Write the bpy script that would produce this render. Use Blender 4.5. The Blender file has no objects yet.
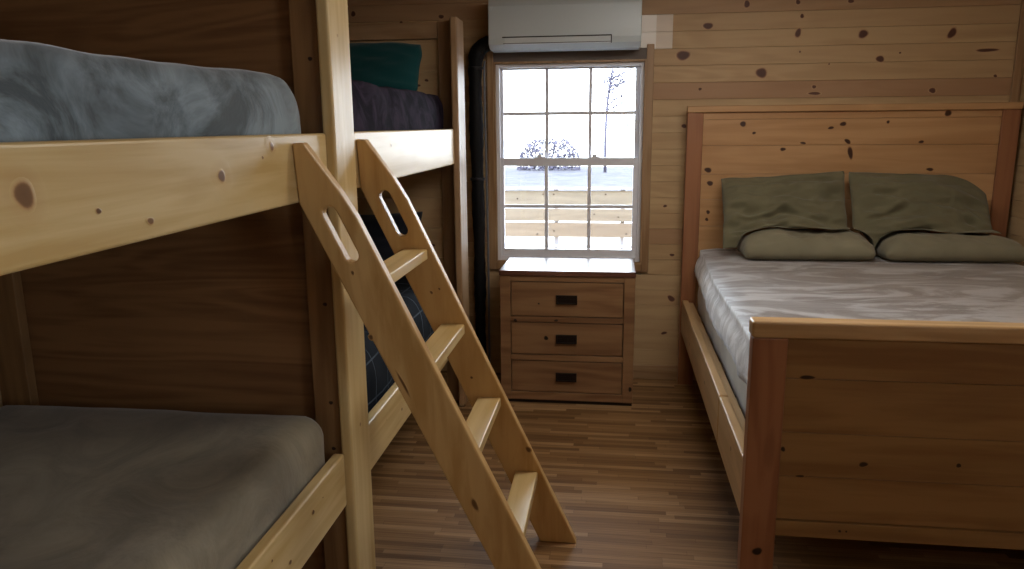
import bpy, bmesh, math, random
from mathutils import Vector, Matrix, noise

C = bpy.context.scene.collection
S = bpy.context.scene
rnd = random.Random(7)
FILL, SKY, EXPO = 1.5, 2.5, 2.5


def lin(h):
    """sRGB hex -> linear rgba"""
    h = h.lstrip('#')
    o = []
    for i in (0, 2, 4):
        c = int(h[i:i + 2], 16) / 255
        o.append(c / 12.92 if c <= .04045 else ((c + .055) / 1.055) ** 2.4)
    return (*o, 1.0)


# ------------------------------------------------------------------ materials
def new_mat(name):
    m = bpy.data.materials.new(name)
    m.use_nodes = True
    nt = m.node_tree
    b = nt.nodes['Principled BSDF']
    return m, nt, b


def N(nt, t, **k):
    n = nt.nodes.new(t)
    for a, v in k.items():
        setattr(n, a, v)
    return n


def mixc(nt, fac, a, b, mode='MIX'):
    n = N(nt, 'ShaderNodeMix', data_type='RGBA', blend_type=mode)
    for sock, v in ((n.inputs[0], fac), (n.inputs[6], a), (n.inputs[7], b)):
        if hasattr(v, 'links') or isinstance(v, bpy.types.NodeSocket):
            nt.links.new(v, sock)
        else:
            sock.default_value = v
    return n.outputs[2]


def math_n(nt, op, a, b=None, c=None):
    n = N(nt, 'ShaderNodeMath', operation=op)
    for i, v in enumerate((a, b, c)):
        if v is None:
            continue
        if isinstance(v, bpy.types.NodeSocket):
            nt.links.new(v, n.inputs[i])
        else:
            n.inputs[i].default_value = v
    return n.outputs[0]


def ramp(nt, fac, stops):
    n = N(nt, 'ShaderNodeValToRGB')
    e = n.color_ramp.elements
    while len(e) < len(stops):
        e.new(.5)
    for i, (p, c) in enumerate(stops):
        e[i].position = p
        e[i].color = c if len(c) == 4 else (*c, 1)
    nt.links.new(fac, n.inputs[0])
    return n.outputs[0]


WOODS = {}


def wood(name, light, dark, axis='X', rough=.42, red='#8a4a26', pale='#d9c09a', ring=1.0, coat=0.0, knotc='#2a1208'):
    """pine grain stretched along one axis; attributes tone (board tint) and knot (dark knots) come from the mesh"""
    key = (name, axis)
    if key in WOODS:
        return WOODS[key]
    m, nt, b = new_mat(name + '_' + axis.lower())
    L = nt.links.new
    tc = N(nt, 'ShaderNodeTexCoord')
    oi = N(nt, 'ShaderNodeObjectInfo')
    tone = N(nt, 'ShaderNodeAttribute', attribute_name='tone')
    knot = N(nt, 'ShaderNodeAttribute', attribute_name='knot')
    shift = math_n(nt, 'MULTIPLY_ADD', oi.outputs['Random'], 9.0, math_n(nt, 'MULTIPLY', tone.outputs['Fac'], 13.0))
    add = N(nt, 'ShaderNodeVectorMath', operation='ADD')
    L(tc.outputs['Object'], add.inputs[0])
    comb = N(nt, 'ShaderNodeCombineXYZ')
    for i in range(3):
        L(shift, comb.inputs[i])
    L(comb.outputs[0], add.inputs[1])

    def mapped(along, across):
        mp = N(nt, 'ShaderNodeMapping')
        s = [across] * 3
        s['XYZ'.index(axis)] = along
        mp.inputs['Scale'].default_value = s
        L(add.outputs[0], mp.inputs[0])
        return mp.outputs[0]
    n1 = N(nt, 'ShaderNodeTexNoise')
    n1.inputs['Scale'].default_value = 1.0
    n1.inputs['Detail'].default_value = 5
    n1.inputs['Roughness'].default_value = .6
    n1.inputs['Distortion'].default_value = .5
    L(mapped(1.3, 22), n1.inputs['Vector'])
    n2 = N(nt, 'ShaderNodeTexNoise')
    n2.inputs['Scale'].default_value = 1.0
    n2.inputs['Detail'].default_value = 2
    n2.inputs['Distortion'].default_value = .8
    L(mapped(.7, 5), n2.inputs['Vector'])
    # growth ring bands: contour lines of the slow noise
    band = math_n(nt, 'SINE', math_n(nt, 'MULTIPLY', n2.outputs[0], 34.0 * ring))
    band = math_n(nt, 'MULTIPLY_ADD', band, .11, n1.outputs[0])
    col = ramp(nt, band, [(.28, lin(dark)), (.62, lin(light))])
    warm = N(nt, 'ShaderNodeMapRange')
    L(n2.outputs[0], warm.inputs[0])
    warm.inputs[1].default_value, warm.inputs[2].default_value = .45, .75
    warm.inputs[3].default_value, warm.inputs[4].default_value = 0, .45
    col = mixc(nt, warm.outputs[0], col, lin(dark))
    pos = math_n(nt, 'MINIMUM', math_n(nt, 'MAXIMUM', tone.outputs['Fac'], 0.0), 1.0)
    neg = math_n(nt, 'MINIMUM', math_n(nt, 'MAXIMUM', math_n(nt, 'MULTIPLY', tone.outputs['Fac'], -1.0), 0.0), 1.0)
    col = mixc(nt, pos, col, mixc(nt, .75, col, lin(red)))
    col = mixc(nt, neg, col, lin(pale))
    kf = ramp(nt, knot.outputs['Fac'], [(0.0, (0, 0, 0)), (.3, (.25, .25, .25)), (.6, (.9, .9, .9)), (1, (1, 1, 1))])
    kcol = ramp(nt, knot.outputs['Fac'], [(.35, tuple(min(1, c * 1.9) for c in lin(knotc)[:3])), (.62, lin(knotc)), (.9, tuple(c * .55 for c in lin(knotc)[:3]))])
    col = mixc(nt, kf, col, kcol)
    L(col, b.inputs['Base Color'])
    b.inputs['Roughness'].default_value = rough
    b.inputs['Specular IOR Level'].default_value = .4
    if coat:
        b.inputs['Coat Weight'].default_value = coat
        b.inputs['Coat Roughness'].default_value = .25
    bp = N(nt, 'ShaderNodeBump')
    bp.inputs['Strength'].default_value = .08
    bp.inputs['Distance'].default_value = .004
    L(n1.outputs[0], bp.inputs['Height'])
    L(bp.outputs[0], b.inputs['Normal'])
    WOODS[key] = m
    return m


def plain(name, col, rough=.5, metal=0.0, spec=.5, noise_amt=0.0, nscale=30):
    m, nt, b = new_mat(name)
    b.inputs['Roughness'].default_value = rough
    b.inputs['Metallic'].default_value = metal
    b.inputs['Specular IOR Level'].default_value = spec
    c = lin(col)
    tc = N(nt, 'ShaderNodeTexCoord')
    n = N(nt, 'ShaderNodeTexNoise')
    n.inputs['Scale'].default_value = nscale
    nt.links.new(tc.outputs['Object'], n.inputs['Vector'])
    k = noise_amt
    out = ramp(nt, n.outputs[0], [(.3, tuple(x * (1 - k) for x in c[:3])), (.7, tuple(min(1, x * (1 + k)) for x in c[:3]))])
    nt.links.new(out, b.inputs['Base Color'])
    return m


def velvet(name, dark, light, scale=(3, 3, 3), lo=.42, hi=.62, sheen=.4, rough=.75, detail=5, dist=1.2, bump=.25):
    """crushed pile: patches whose nap lies differently"""
    m, nt, b = new_mat(name)
    L = nt.links.new
    tc = N(nt, 'ShaderNodeTexCoord')
    mp = N(nt, 'ShaderNodeMapping')
    mp.inputs['Scale'].default_value = scale
    L(tc.outputs['Object'], mp.inputs[0])
    n = N(nt, 'ShaderNodeTexNoise')
    n.inputs['Scale'].default_value = 1.6
    n.inputs['Detail'].default_value = detail
    n.inputs['Roughness'].default_value = .62
    n.inputs['Distortion'].default_value = dist
    L(mp.outputs[0], n.inputs['Vector'])
    L(ramp(nt, n.outputs[0], [(lo, lin(dark)), (hi, lin(light))]), b.inputs['Base Color'])
    b.inputs['Roughness'].default_value = rough
    b.inputs['Sheen Weight'].default_value = sheen
    b.inputs['Sheen Roughness'].default_value = .4
    b.inputs['Specular IOR Level'].default_value = .3 if sheen else .08
    bp = N(nt, 'ShaderNodeBump')
    bp.inputs['Strength'].default_value = bump
    bp.inputs['Distance'].default_value = .02
    L(n.outputs[0], bp.inputs['Height'])
    L(bp.outputs[0], b.inputs['Normal'])
    return m


def cloth(name, col, weave=900, rough=.85, vary=.12):
    m, nt, b = new_mat(name)
    L = nt.links.new
    c = lin(col)
    tc = N(nt, 'ShaderNodeTexCoord')
    n = N(nt, 'ShaderNodeTexNoise')
    n.inputs['Scale'].default_value = 6
    n.inputs['Detail'].default_value = 4
    L(tc.outputs['Object'], n.inputs['Vector'])
    L(ramp(nt, n.outputs[0], [(.3, tuple(x * (1 - vary) for x in c[:3])), (.7, tuple(x * (1 + vary) for x in c[:3]))]), b.inputs['Base Color'])
    n2 = N(nt, 'ShaderNodeTexNoise')
    n2.inputs['Scale'].default_value = weave
    L(tc.outputs['Object'], n2.inputs['Vector'])
    bp = N(nt, 'ShaderNodeBump')
    bp.inputs['Strength'].default_value = .15
    bp.inputs['Distance'].default_value = .001
    L(n2.outputs[0], bp.inputs['Height'])
    L(bp.outputs[0], b.inputs['Normal'])
    b.inputs['Roughness'].default_value = rough
    b.inputs['Sheen Weight'].default_value = .15
    b.inputs['Specular IOR Level'].default_value = .2
    return m


def plaid(name, base, line):
    m, nt, b = new_mat(name)
    L = nt.links.new
    tc = N(nt, 'ShaderNodeTexCoord')
    sep = N(nt, 'ShaderNodeSeparateXYZ')
    L(tc.outputs['Object'], sep.inputs[0])
    fs = []
    for i in range(3):
        f = math_n(nt, 'FRACT', math_n(nt, 'MULTIPLY', sep.outputs[i], 6.5))
        fs.append(math_n(nt, 'LESS_THAN', f, .045))
    # a line across x or y on top, across y and z on the sides
    fac = math_n(nt, 'MAXIMUM', math_n(nt, 'MAXIMUM', fs[0], fs[1]), fs[2])
    n = N(nt, 'ShaderNodeTexNoise')
    n.inputs['Scale'].default_value = 9
    L(tc.outputs['Object'], n.inputs['Vector'])
    fac = math_n(nt, 'MULTIPLY', fac, math_n(nt, 'MULTIPLY', n.outputs[0], .8))
    L(mixc(nt, fac, lin(base), lin(line)), b.inputs['Base Color'])
    b.inputs['Roughness'].default_value = .9
    b.inputs['Specular IOR Level'].default_value = .1
    return m


def floor_mat():
    m, nt, b = new_mat('strip_parquet')
    L = nt.links.new
    tc = N(nt, 'ShaderNodeTexCoord')
    sep = N(nt, 'ShaderNodeSeparateXYZ')
    L(tc.outputs['Object'], sep.inputs[0])
    rowv = math_n(nt, 'MULTIPLY', sep.outputs[1], 1 / .030)
    row = math_n(nt, 'FLOOR', rowv)
    w1 = N(nt, 'ShaderNodeTexWhiteNoise', noise_dimensions='1D')
    L(row, w1.inputs['W'])
    u = math_n(nt, 'MULTIPLY_ADD', sep.outputs[0], 1 / .42, math_n(nt, 'MULTIPLY', w1.outputs[0], 17.0))
    cell = math_n(nt, 'FLOOR', u)
    cmb = N(nt, 'ShaderNodeCombineXYZ')
    L(row, cmb.inputs[0])
    L(cell, cmb.inputs[1])
    w2 = N(nt, 'ShaderNodeTexWhiteNoise', noise_dimensions='2D')
    L(cmb.outputs[0], w2.inputs['Vector'])
    col = ramp(nt, w2.outputs[0], [(0, lin('#715231')), (.35, lin('#85633e')), (.7, lin('#94714a')), (1, lin('#a98760'))])
    # fine grain inside each strip
    mp = N(nt, 'ShaderNodeMapping')
    mp.inputs['Scale'].default_value = (3, 160, 1)
    L(tc.outputs['Object'], mp.inputs[0])
    off = N(nt, 'ShaderNodeVectorMath', operation='ADD')
    L(mp.outputs[0], off.inputs[0])
    L(w2.outputs['Color'], off.inputs[1])
    n = N(nt, 'ShaderNodeTexNoise')
    n.inputs['Scale'].default_value = 1
    n.inputs['Detail'].default_value = 4
    L(off.outputs[0], n.inputs['Vector'])
    g = ramp(nt, n.outputs[0], [(.3, (.62, .58, .55)), (.65, (1, 1, 1))])
    col = mixc(nt, 1.0, col, g, 'MULTIPLY')
    fr = math_n(nt, 'FRACT', rowv)
    edge = math_n(nt, 'LESS_THAN', fr, .05)
    fu = math_n(nt, 'LESS_THAN', math_n(nt, 'FRACT', u), .004)
    col = mixc(nt, math_n(nt, 'MULTIPLY', math_n(nt, 'MAXIMUM', edge, fu), .5), col, lin('#3a281a'))
    L(col, b.inputs['Base Color'])
    b.inputs['Roughness'].default_value = .58
    b.inputs['Specular IOR Level'].default_value = .2
    return m


# ------------------------------------------------------------------ mesh builder
WLOC = {}


class MB:
    def __init__(self):
        self.bm = bmesh.new()
        self.tone = self.bm.verts.layers.float.new('tone')
        self.knot = self.bm.verts.layers.float.new('knot')
        self.mi = 0

    def v(self, p, tone=0.0, knot=0.0):
        x = self.bm.verts.new(p)
        x[self.tone] = tone
        x[self.knot] = knot
        return x

    def f(self, vs, smooth=False):
        try:
            fc = self.bm.faces.new(vs)
        except ValueError:
            return None
        fc.material_index = self.mi
        fc.smooth = smooth
        return fc

    def box(self, x0, x1, y0, y1, z0, z1, tone=0.0):
        p = [(x, y, z) for z in (z0, z1) for y in (y0, y1) for x in (x0, x1)]
        v = [self.v(q, tone) for q in p]
        for q in ((0, 2, 3, 1), (4, 5, 7, 6), (0, 1, 5, 4), (2, 6, 7, 3), (0, 4, 6, 2), (1, 3, 7, 5)):
            self.f([v[i] for i in q])
        return self

    def prism(self, pts, axis, a0, a1, holes=(), shear=None, tone=0.0):
        """closed outline (2-D) extruded along axis; holes are further outlines"""
        def P(p, a):
            q = {'X': (a, p[0], p[1]), 'Y': (p[0], a, p[1]), 'Z': (p[0], p[1], a)}[axis]
            return shear(q) if shear else q
        loops = [list(pts)] + [list(h) for h in holes]
        for lp in loops:
            A = [self.v(P(p, a0), tone) for p in lp]
            B = [self.v(P(p, a1), tone) for p in lp]
            lp.append((A, B))
        rings = [lp[-1] for lp in loops]
        for A, B in rings:
            n = len(A)
            for i in range(n):
                self.f([A[i], A[(i + 1) % n], B[(i + 1) % n], B[i]])
        for s in (0, 1):
            es = []
            for r in rings:
                V = r[s]
                for i in range(len(V)):
                    e = self.bm.edges.get((V[i], V[(i + 1) % len(V)]))
                    es.append(e)
            g = bmesh.ops.triangle_fill(self.bm, edges=es, use_beauty=True, use_dissolve=False)
            for fc in g['geom']:
                if isinstance(fc, bmesh.types.BMFace):
                    fc.material_index = self.mi
        return self

    def disc(self, c, u, w, ru, rw, lift=.0006, strength=1.0, ang=0.0, tone=0.0):
        """a knot: shallow ellipse of the same wood on a board face (u, w span the face)"""
        c, u, w = Vector(c), Vector(u).normalized(), Vector(w).normalized()
        n = u.cross(w)
        ca, sa = math.cos(ang), math.sin(ang)
        U, W = u * ca + w * sa, w * ca - u * sa
        K = 18
        ctr = self.v(c + n * lift * 1.3, tone, strength)
        prev = None
        for r, kv in ((.55, strength * .95), (.8, strength * .45), (1.0, 0.0)):
            ring = []
            for i in range(K):
                a = 2 * math.pi * i / K
                wob = 1 + .10 * math.sin(2 * a + c[0] * 40) + .06 * math.sin(3 * a + c[2] * 70)
                ring.append(self.v(c + n * lift * (1.25 if r < 1 else .6) + (U * ru * math.cos(a) + W * rw * math.sin(a)) * r * wob, tone, kv))
            for i in range(K):
                if prev is None:
                    self.f([ctr, ring[i], ring[(i + 1) % K]], True)
                else:
                    self.f([prev[i], ring[i], ring[(i + 1) % K], prev[(i + 1) % K]], True)
            prev = ring
        return self

    def tube(self, pts, radii, K=14, cap=True, smooth=True):
        pts = [Vector(p) for p in pts]
        if not isinstance(radii, (list, tuple)):
            radii = [radii] * len(pts)
        prev = None
        t0 = (pts[1] - pts[0]).normalized()
        nrm = t0.orthogonal().normalized()
        for i, p in enumerate(pts):
            t = (pts[min(i + 1, len(pts) - 1)] - pts[max(i - 1, 0)]).normalized()
            nrm = (nrm - t * nrm.dot(t)).normalized()
            bn = t.cross(nrm)
            ring = [self.v(p + (nrm * math.cos(2 * math.pi * k / K) + bn * math.sin(2 * math.pi * k / K)) * radii[i]) for k in range(K)]
            if prev:
                for k in range(K):
                    self.f([prev[k], prev[(k + 1) % K], ring[(k + 1) % K], ring[k]], smooth)
            elif cap:
                self.f(list(reversed(ring)))
            prev = ring
        if cap:
            self.f(prev)
        return self

    def build(self, name, mats, parent=None, loc=None, bevel=0.0, seg=2, fix=True):
        if not isinstance(mats, (list, tuple)):
            mats = [mats]
        me = bpy.data.meshes.new(name)
        if fix:
            closed = [fc for fc in self.bm.faces]
            bmesh.ops.recalc_face_normals(self.bm, faces=closed)
        base = Vector(WLOC.get(parent.name, (0, 0, 0))) if parent else Vector(loc or (0, 0, 0))
        bmesh.ops.translate(self.bm, verts=self.bm.verts, vec=-base)
        self.bm.to_mesh(me)
        self.bm.free()
        o = bpy.data.objects.new(name, me)
        for m in mats:
            me.materials.append(m)
        C.objects.link(o)
        if parent:
            o.parent = parent
        else:
            o.location = base
        WLOC[o.name] = tuple(base)
        if bevel:
            md = o.modifiers.new('edge', 'BEVEL')
            md.width = bevel
            md.segments = seg
            md.limit_method = 'ANGLE'
            md.angle_limit = math.radians(50)
            md.harden_normals = False
        return o


def tag(o, label=None, cat=None, group=None, kind=None):
    if label:
        o['label'] = label
    if cat:
        o['category'] = cat
    if group:
        o['group'] = group
    if kind:
        o['kind'] = kind
    return o


def thing(name, loc, label=None, cat=None, group=None, kind=None):
    o = bpy.data.objects.new(name, None)
    o.empty_display_size = .1
    C.objects.link(o)
    o.location = loc
    WLOC[o.name] = tuple(loc)
    return tag(o, label, cat, group, kind)


def scatter_knots(mb, face, a, b, n, r=(.006, .016), seed=1, avoid=()):
    """small pin knots on an axis-aligned face: face = (origin, u, w) spanning a x b"""
    rr = random.Random(seed)
    o, u, w = Vector(face[0]), Vector(face[1]), Vector(face[2])
    for _ in range(n):
        q = rr.uniform(*r)
        mb.disc(o + u * rr.uniform(.03, a - .03) + w * rr.uniform(.02, b - .02), u, w, q, q * rr.uniform(.6, .95), strength=rr.uniform(.6, 1), ang=rr.uniform(-.3, .3))


# ------------------------------------------------------------------ palette
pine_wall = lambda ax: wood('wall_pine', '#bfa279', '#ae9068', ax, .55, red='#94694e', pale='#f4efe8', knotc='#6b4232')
pine_bunk = lambda ax: wood('bunk_pine', '#cfb684', '#ba9b63', ax, .38, knotc='#7a5230', ring=.7)
pine_ladder = lambda ax: wood('ladder_pine', '#cba66f', '#b28a52', ax, .36, knotc='#4a2a14', ring=.7)
pine_head = lambda ax: wood('headboard_pine', '#bf9669', '#af8559', ax, .42, ring=.9, knotc='#4f2c1a')
pine_foot = lambda ax: wood('footboard_pine', '#987548', '#815f38', ax, .4, ring=.9, knotc='#3a2012')
red_post = lambda ax: wood('stained_pine', '#9e6c4a', '#87583b', ax, .42)
rail_pine = lambda ax: wood('bed_rail_pine', '#c4a276', '#aa885c', ax, .34)
ply = lambda ax: wood('plywood', '#85603c', '#6b482a', ax, .5, ring=1.6)
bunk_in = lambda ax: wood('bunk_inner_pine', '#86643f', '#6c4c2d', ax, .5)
dress = lambda ax: wood('dresser_wood', '#93704f', '#765439', ax, .38, ring=.8, knotc='#1a0a06')
dress_top = lambda ax: wood('dresser_top_wood', '#6f4a3a', '#553326', ax, .34, coat=.25)
cas = lambda ax: wood('casing_pine', '#a98a68', '#8b6a48', ax, .45)
M_vinyl = plain('white_vinyl', '#e4e6ee', .4)
M_ac = plain('air_conditioner_plastic', '#c6d0d4', .35)
M_ac_dark = plain('dark_slot', '#20211f', .7)
M_black = plain('black_wrap', '#08090d', .6, spec=.25, noise_amt=.3, nscale=60)
M_metal = plain('dark_pull_metal', '#2d2624', .42, .7)
M_gap = plain('shadow_board', '#21130b', .8)
M_ceiling = wood('ceiling_pine', '#c49c6c', '#a77d50', 'X', .5)
M_floor = floor_mat()


def glass_mat():
    m, nt, b = new_mat('window_glass')
    nt.nodes.remove(b)
    out = nt.nodes['Material Output']
    t = N(nt, 'ShaderNodeBsdfTransparent')
    t.inputs[0].default_value = (.96, .97, .97, 1)
    g = N(nt, 'ShaderNodeBsdfGlossy')
    g.inputs['Roughness'].default_value = .02
    fr = N(nt, 'ShaderNodeFresnel')
    fr.inputs[0].default_value = 1.45
    mx = N(nt, 'ShaderNodeMixShader')
    nt.links.new(fr.outputs[0], mx.inputs[0])
    nt.links.new(t.outputs[0], mx.inputs[1])
    nt.links.new(g.outputs[0], mx.inputs[2])
    nt.links.new(mx.outputs[0], out.inputs[0])
    return m


M_glass = glass_mat()

# ------------------------------------------------------------------ room
XL, XR, YF, YB, ZC = -2.10, 2.262, -2.6, 4.735, 2.45
WX0, WX1, WZ0, WZ1 = -.735, .185, .745, 1.978        # main window opening
RY0, RY1, RZ0, RZ1 = -.60, .40, .95, 1.95             # unseen window added for fill daylight, on the right wall beside the camera

mb = MB()
mb.box(XL - .15, XR + .15, YF - .15, YB + .15, -.12, 0)
tag(mb.build('floor', M_floor), kind='structure')
mb = MB()
mb.box(XL - .15, XR + .15, YF - .15, YB + .15, ZC, ZC + .1)
tag(mb.build('ceiling', M_ceiling), kind='structure')

SEAM0, ROW = 2.131, .0968


def rows():
    z = SEAM0 - ROW * 22
    out = []
    while z < ZC:
        a, b = max(z, 0.0), min(z + ROW, ZC)
        if b - a > .01:
            out.append((a, b))
        z += ROW
    return out


REDROWS = {1.74: .8, 1.355: .0, .87: .75, 2.23: .55, 2.32: .6}


def board_wall(mb, p0, p1, depth_vec, holes=(), light_patch=None, seed=3, reds=True):
    """horizontal tongue-and-groove boards between plan points p0,p1; boards stand proud of a solid backing"""
    rr = random.Random(seed)
    p0, p1, d = Vector((*p0, 0)), Vector((*p1, 0)), Vector((*depth_vec, 0))
    L = (p1 - p0).length
    u = (p1 - p0) / L

    def seg(s0, s1, z0, z1, t, gap=.0005, back=False):
        ch = .0016
        if back:
            a0, a1 = d * .020, d * .14
            corners = [[p0 + u * s + a + Vector((0, 0, z)) for s in (s0, s1)] for a in (a0, a1) for z in (z0, z1)]
            v = [[mb.v(q) for q in r] for r in corners]
            for r0, r1 in ((0, 1), (1, 3), (3, 2), (2, 0)):
                mb.f([v[r0][0], v[r0][1], v[r1][1], v[r1][0]])
            for e in (0, 1):
                mb.f([v[0][e], v[1][e], v[3][e], v[2][e]])
            return
        prof = [(.019, z0 + gap), (ch, z0 + gap), (0, z0 + gap + ch), (0, z1 - gap - ch), (ch, z1 - gap), (.019, z1 - gap)]
        A = [mb.v(p0 + u * s0 + d * a + Vector((0, 0, z)), t) for a, z in prof]
        B = [mb.v(p0 + u * s1 + d * a + Vector((0, 0, z)), t) for a, z in prof]
        for i in range(6):
            j = (i + 1) % 6
            mb.f([A[i], A[j], B[j], B[i]])
        mb.f(A)
        mb.f(list(reversed(B)))
    for z0, z1 in rows():
        t = rr.uniform(-.02, .14)
        if reds:
            for k, val in REDROWS.items():
                if abs(z0 - k) < .02:
                    t = val
        cuts = [(0, L)]
        for h0, h1, hz0, hz1 in holes:
            if z1 > hz0 + .001 and z0 < hz1 - .001:
                cuts = [c for a, b in cuts for c in ((a, h0), (h1, b)) if c[1] - c[0] > .01]
        pieces = []
        for a, b in cuts:
            if light_patch and any(abs(z0 - pz) < .02 for pz in light_patch[0]):
                s0, s1, s2 = light_patch[1]
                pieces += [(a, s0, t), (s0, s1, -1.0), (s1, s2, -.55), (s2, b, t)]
            else:
                pieces.append((a, b, t))
        for a, b, tt in pieces:
            zz0, zz1 = z0, z1
            seg(a, b, zz0, zz1, tt)
    if holes:
        h0, h1, hz0, hz1 = holes[0]
        seg(0, h0, 0, ZC, 0, back=True)
        seg(h1, L, 0, ZC, 0, back=True)
        seg(h0, h1, 0, hz0, 0, back=True)
        seg(h0, h1, hz1, ZC, 0, back=True)
    else:
        seg(0, L, 0, ZC, 0, back=True)


# far wall with the window; knots where the photograph shows them
mb = MB()
# the wall runs from x=XL to XR; board pieces that only overlap the opening in height are cut at it
BX = XL - .16
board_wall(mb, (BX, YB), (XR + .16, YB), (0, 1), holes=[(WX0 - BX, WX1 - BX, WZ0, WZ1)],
           light_patch=((2.034, 2.131), (.06 - BX, .235 - BX, .33 - BX)), seed=5)  # pale tones here paint a patch of bright reflected light onto the boards
KN = [(.53, 2.157, .033, .024, .1), (1.036, 2.106, .02, .03, -.4), (1.392, 2.092, .034, .026, .1), (1.053, 2.002, .007, .007, 0), (1.219, 1.931, .006, .006, 0),
      (1.866, 2.086, .026, .036, -.4), (1.495, 1.954, .028, .022, .1), (.594, 1.982, .0, 0, 0), (.845, 1.888, .034, .04, .5), (.394, 1.995, .048, .034, .3),
      (.499, 1.802, .012, .012, 0), (1.145, 1.805, .014, .014, 0), (1.15, 1.768, .04, .012, 0), (1.793, 1.775, .022, .02, 0), (1.052, 2.198, .014, .014, 0),
      (2.118, 1.85, .012, .01, 0), (.743, 2.272, .022, .024, 0), (1.025, 2.275, .016, .018, 0), (1.312, 2.272, .02, .016, 0), (2.06, 1.99, .07, .012, 0),
      (.337, .305, .022, .012, .2), (.374, .53, .03, .022, -.5), (.37, .807, .018, .012, 0), (.318, 1.11, .014, .01, 0), (.414, 1.589, .02, .014, 0),
      (1.60, 1.985, .007, .007, 0), (-1.05, 2.25, .02, .016, 0), (-.93, 2.19, .016, .02, 0), (-1.6, 2.28, .02, .02, 0), (-1.3, 2.22, .014, .012, 0),
      (-.70, .45, .02, .016, 0), (-.62, .35, .02, .014, 0)]
for x, z, ru, rw, an in KN:
    if ru:
        mb.disc((x, YB, z), (1, 0, 0), (0, 0, 1), ru, rw, ang=an, lift=.0008)
wb = mb.build('wall_back', pine_wall('X'), fix=False)
bm = bmesh.new()
bm.from_mesh(wb.data)
bmesh.ops.recalc_face_normals(bm, faces=bm.faces[:])
bm.to_mesh(wb.data)
bm.free()
tag(wb, kind='structure')

mb = MB()
board_wall(mb, (XR, YB), (XR, YF), (1, 0), holes=[(YB - RY1, YB - RY0, RZ0, RZ1)], seed=9, reds=False)
for k in range(14):
    mb.disc((XR, rnd.uniform(2.2, 4.6), rnd.uniform(.3, 2.3)), (0, -1, 0), (0, 0, 1), rnd.uniform(.008, .026), rnd.uniform(.008, .02), lift=.0008)
tag(mb.build('wall_right', pine_wall('Y')), kind='structure')
mb = MB()
board_wall(mb, (XL, YF), (XL, YB), (-1, 0), seed=11, reds=False)
tag(mb.build('wall_left', pine_wall('Y')), kind='structure')
mb = MB()
board_wall(mb, (XR + .16, YF), (XL - .16, YF), (0, -1), seed=12, reds=False)
tag(mb.build('wall_front', pine_wall('X')), kind='structure')
mb = MB()
mb.box(-.60, XR, YB - .016, YB, 0, .092)
tag(mb.build('baseboard_back', cas('X'), bevel=.004), kind='structure')
mb = MB()
mb.box(2.205, 2.246, YB - .02, YB, 0.0, ZC)
tag(mb.build('trim_1', cas('Z'), bevel=.003), kind='structure')

# ------------------------------------------------------------------ window
win = thing('window_1', (-.275, YB, WZ0), kind='structure')
mb = MB()
CY = YB - .02
mb.box(-.775, -.733, CY, YB, .70, 2.042)
mb.box(.183, .226, CY, YB, .70, 2.062)
mb.box(-.733, .183, CY, YB, .70, .748)
mb.build('casing', cas('Z'), win, bevel=.004)
mb = MB()
mb.box(-.733, .183, CY + .004, YB, 1.972, 2.042)
mb.build('head_casing', wood('dark_head_board', '#6d625b', '#5a504a', 'X', .6), win, bevel=.003)
mb = MB()   # jamb liner of the opening
mb.box(WX0, WX0 + .012, YB - .018, YB + .13, WZ0, WZ1)
mb.box(WX1 - .012, WX1, YB - .018, YB + .13, WZ0, WZ1)
mb.box(WX0 + .012, WX1 - .012, YB - .018, YB + .13, WZ1 - .012, WZ1)
mb.box(WX0 + .012, WX1 - .012, YB - .018, YB + .13, WZ0, WZ0 + .012)
mb.build('jamb', cas('Z'), win)
fx0, fx1, fz0, fz1 = WX0 + .012, WX1 - .012, WZ0 + .012, WZ1 - .012
FW = .022
mb = MB()
y0, y1 = YB + .012, YB + .10
mb.box(fx0, fx0 + FW, y0, y1, fz0, fz1)
mb.box(fx1 - FW, fx1, y0, y1, fz0, fz1)
mb.box(fx0 + FW, fx1 - FW, y0, y1, fz1 - FW, fz1)
mb.box(fx0 + FW, fx1 - FW, y0, y1, fz0, fz0 + .03)
mb.build('window_frame', M_vinyl, win, bevel=.003)
GX0, GX1 = -.684, .124
VX = (-.414, -.147)


def sash(name, z0, z1, yc, hz, bot, top, st):
    mb = MB()
    a0, a1 = fx0 + FW - .002, fx1 - FW + .002
    d = .016
    mb.box(a0, GX0 + st, yc - d, yc + d, z0, z1)
    mb.box(GX1 - st, a1, yc - d, yc + d, z0, z1)
    mb.box(GX0 + st, GX1 - st, yc - d, yc + d, z0, z0 + bot)
    mb.box(GX0 + st, GX1 - st, yc - d, yc + d, z1 - top, z1)
    o = mb.build(name, M_vinyl, win, bevel=.003)
    mb = MB()
    for x in VX:
        mb.box(x - .0105, x + .0105, yc - .007, yc + .007, z0 + bot, z1 - top)
    e = [GX0 + st, VX[0] - .0105, VX[0] + .0105, VX[1] - .0105, VX[1] + .0105, GX1 - st]
    for i in (0, 2, 4):
        mb.box(e[i], e[i + 1], yc - .007, yc + .007, hz - .0105, hz + .0105)
    mb.build('muntin', M_vinyl, o)
    mb = MB()
    mb.box(GX0 + st - .004, GX1 - st + .004, yc - .002, yc + .002, z0 + bot - .004, z1 - top + .004)
    mb.build('glass', M_glass, o)
    return o


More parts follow.
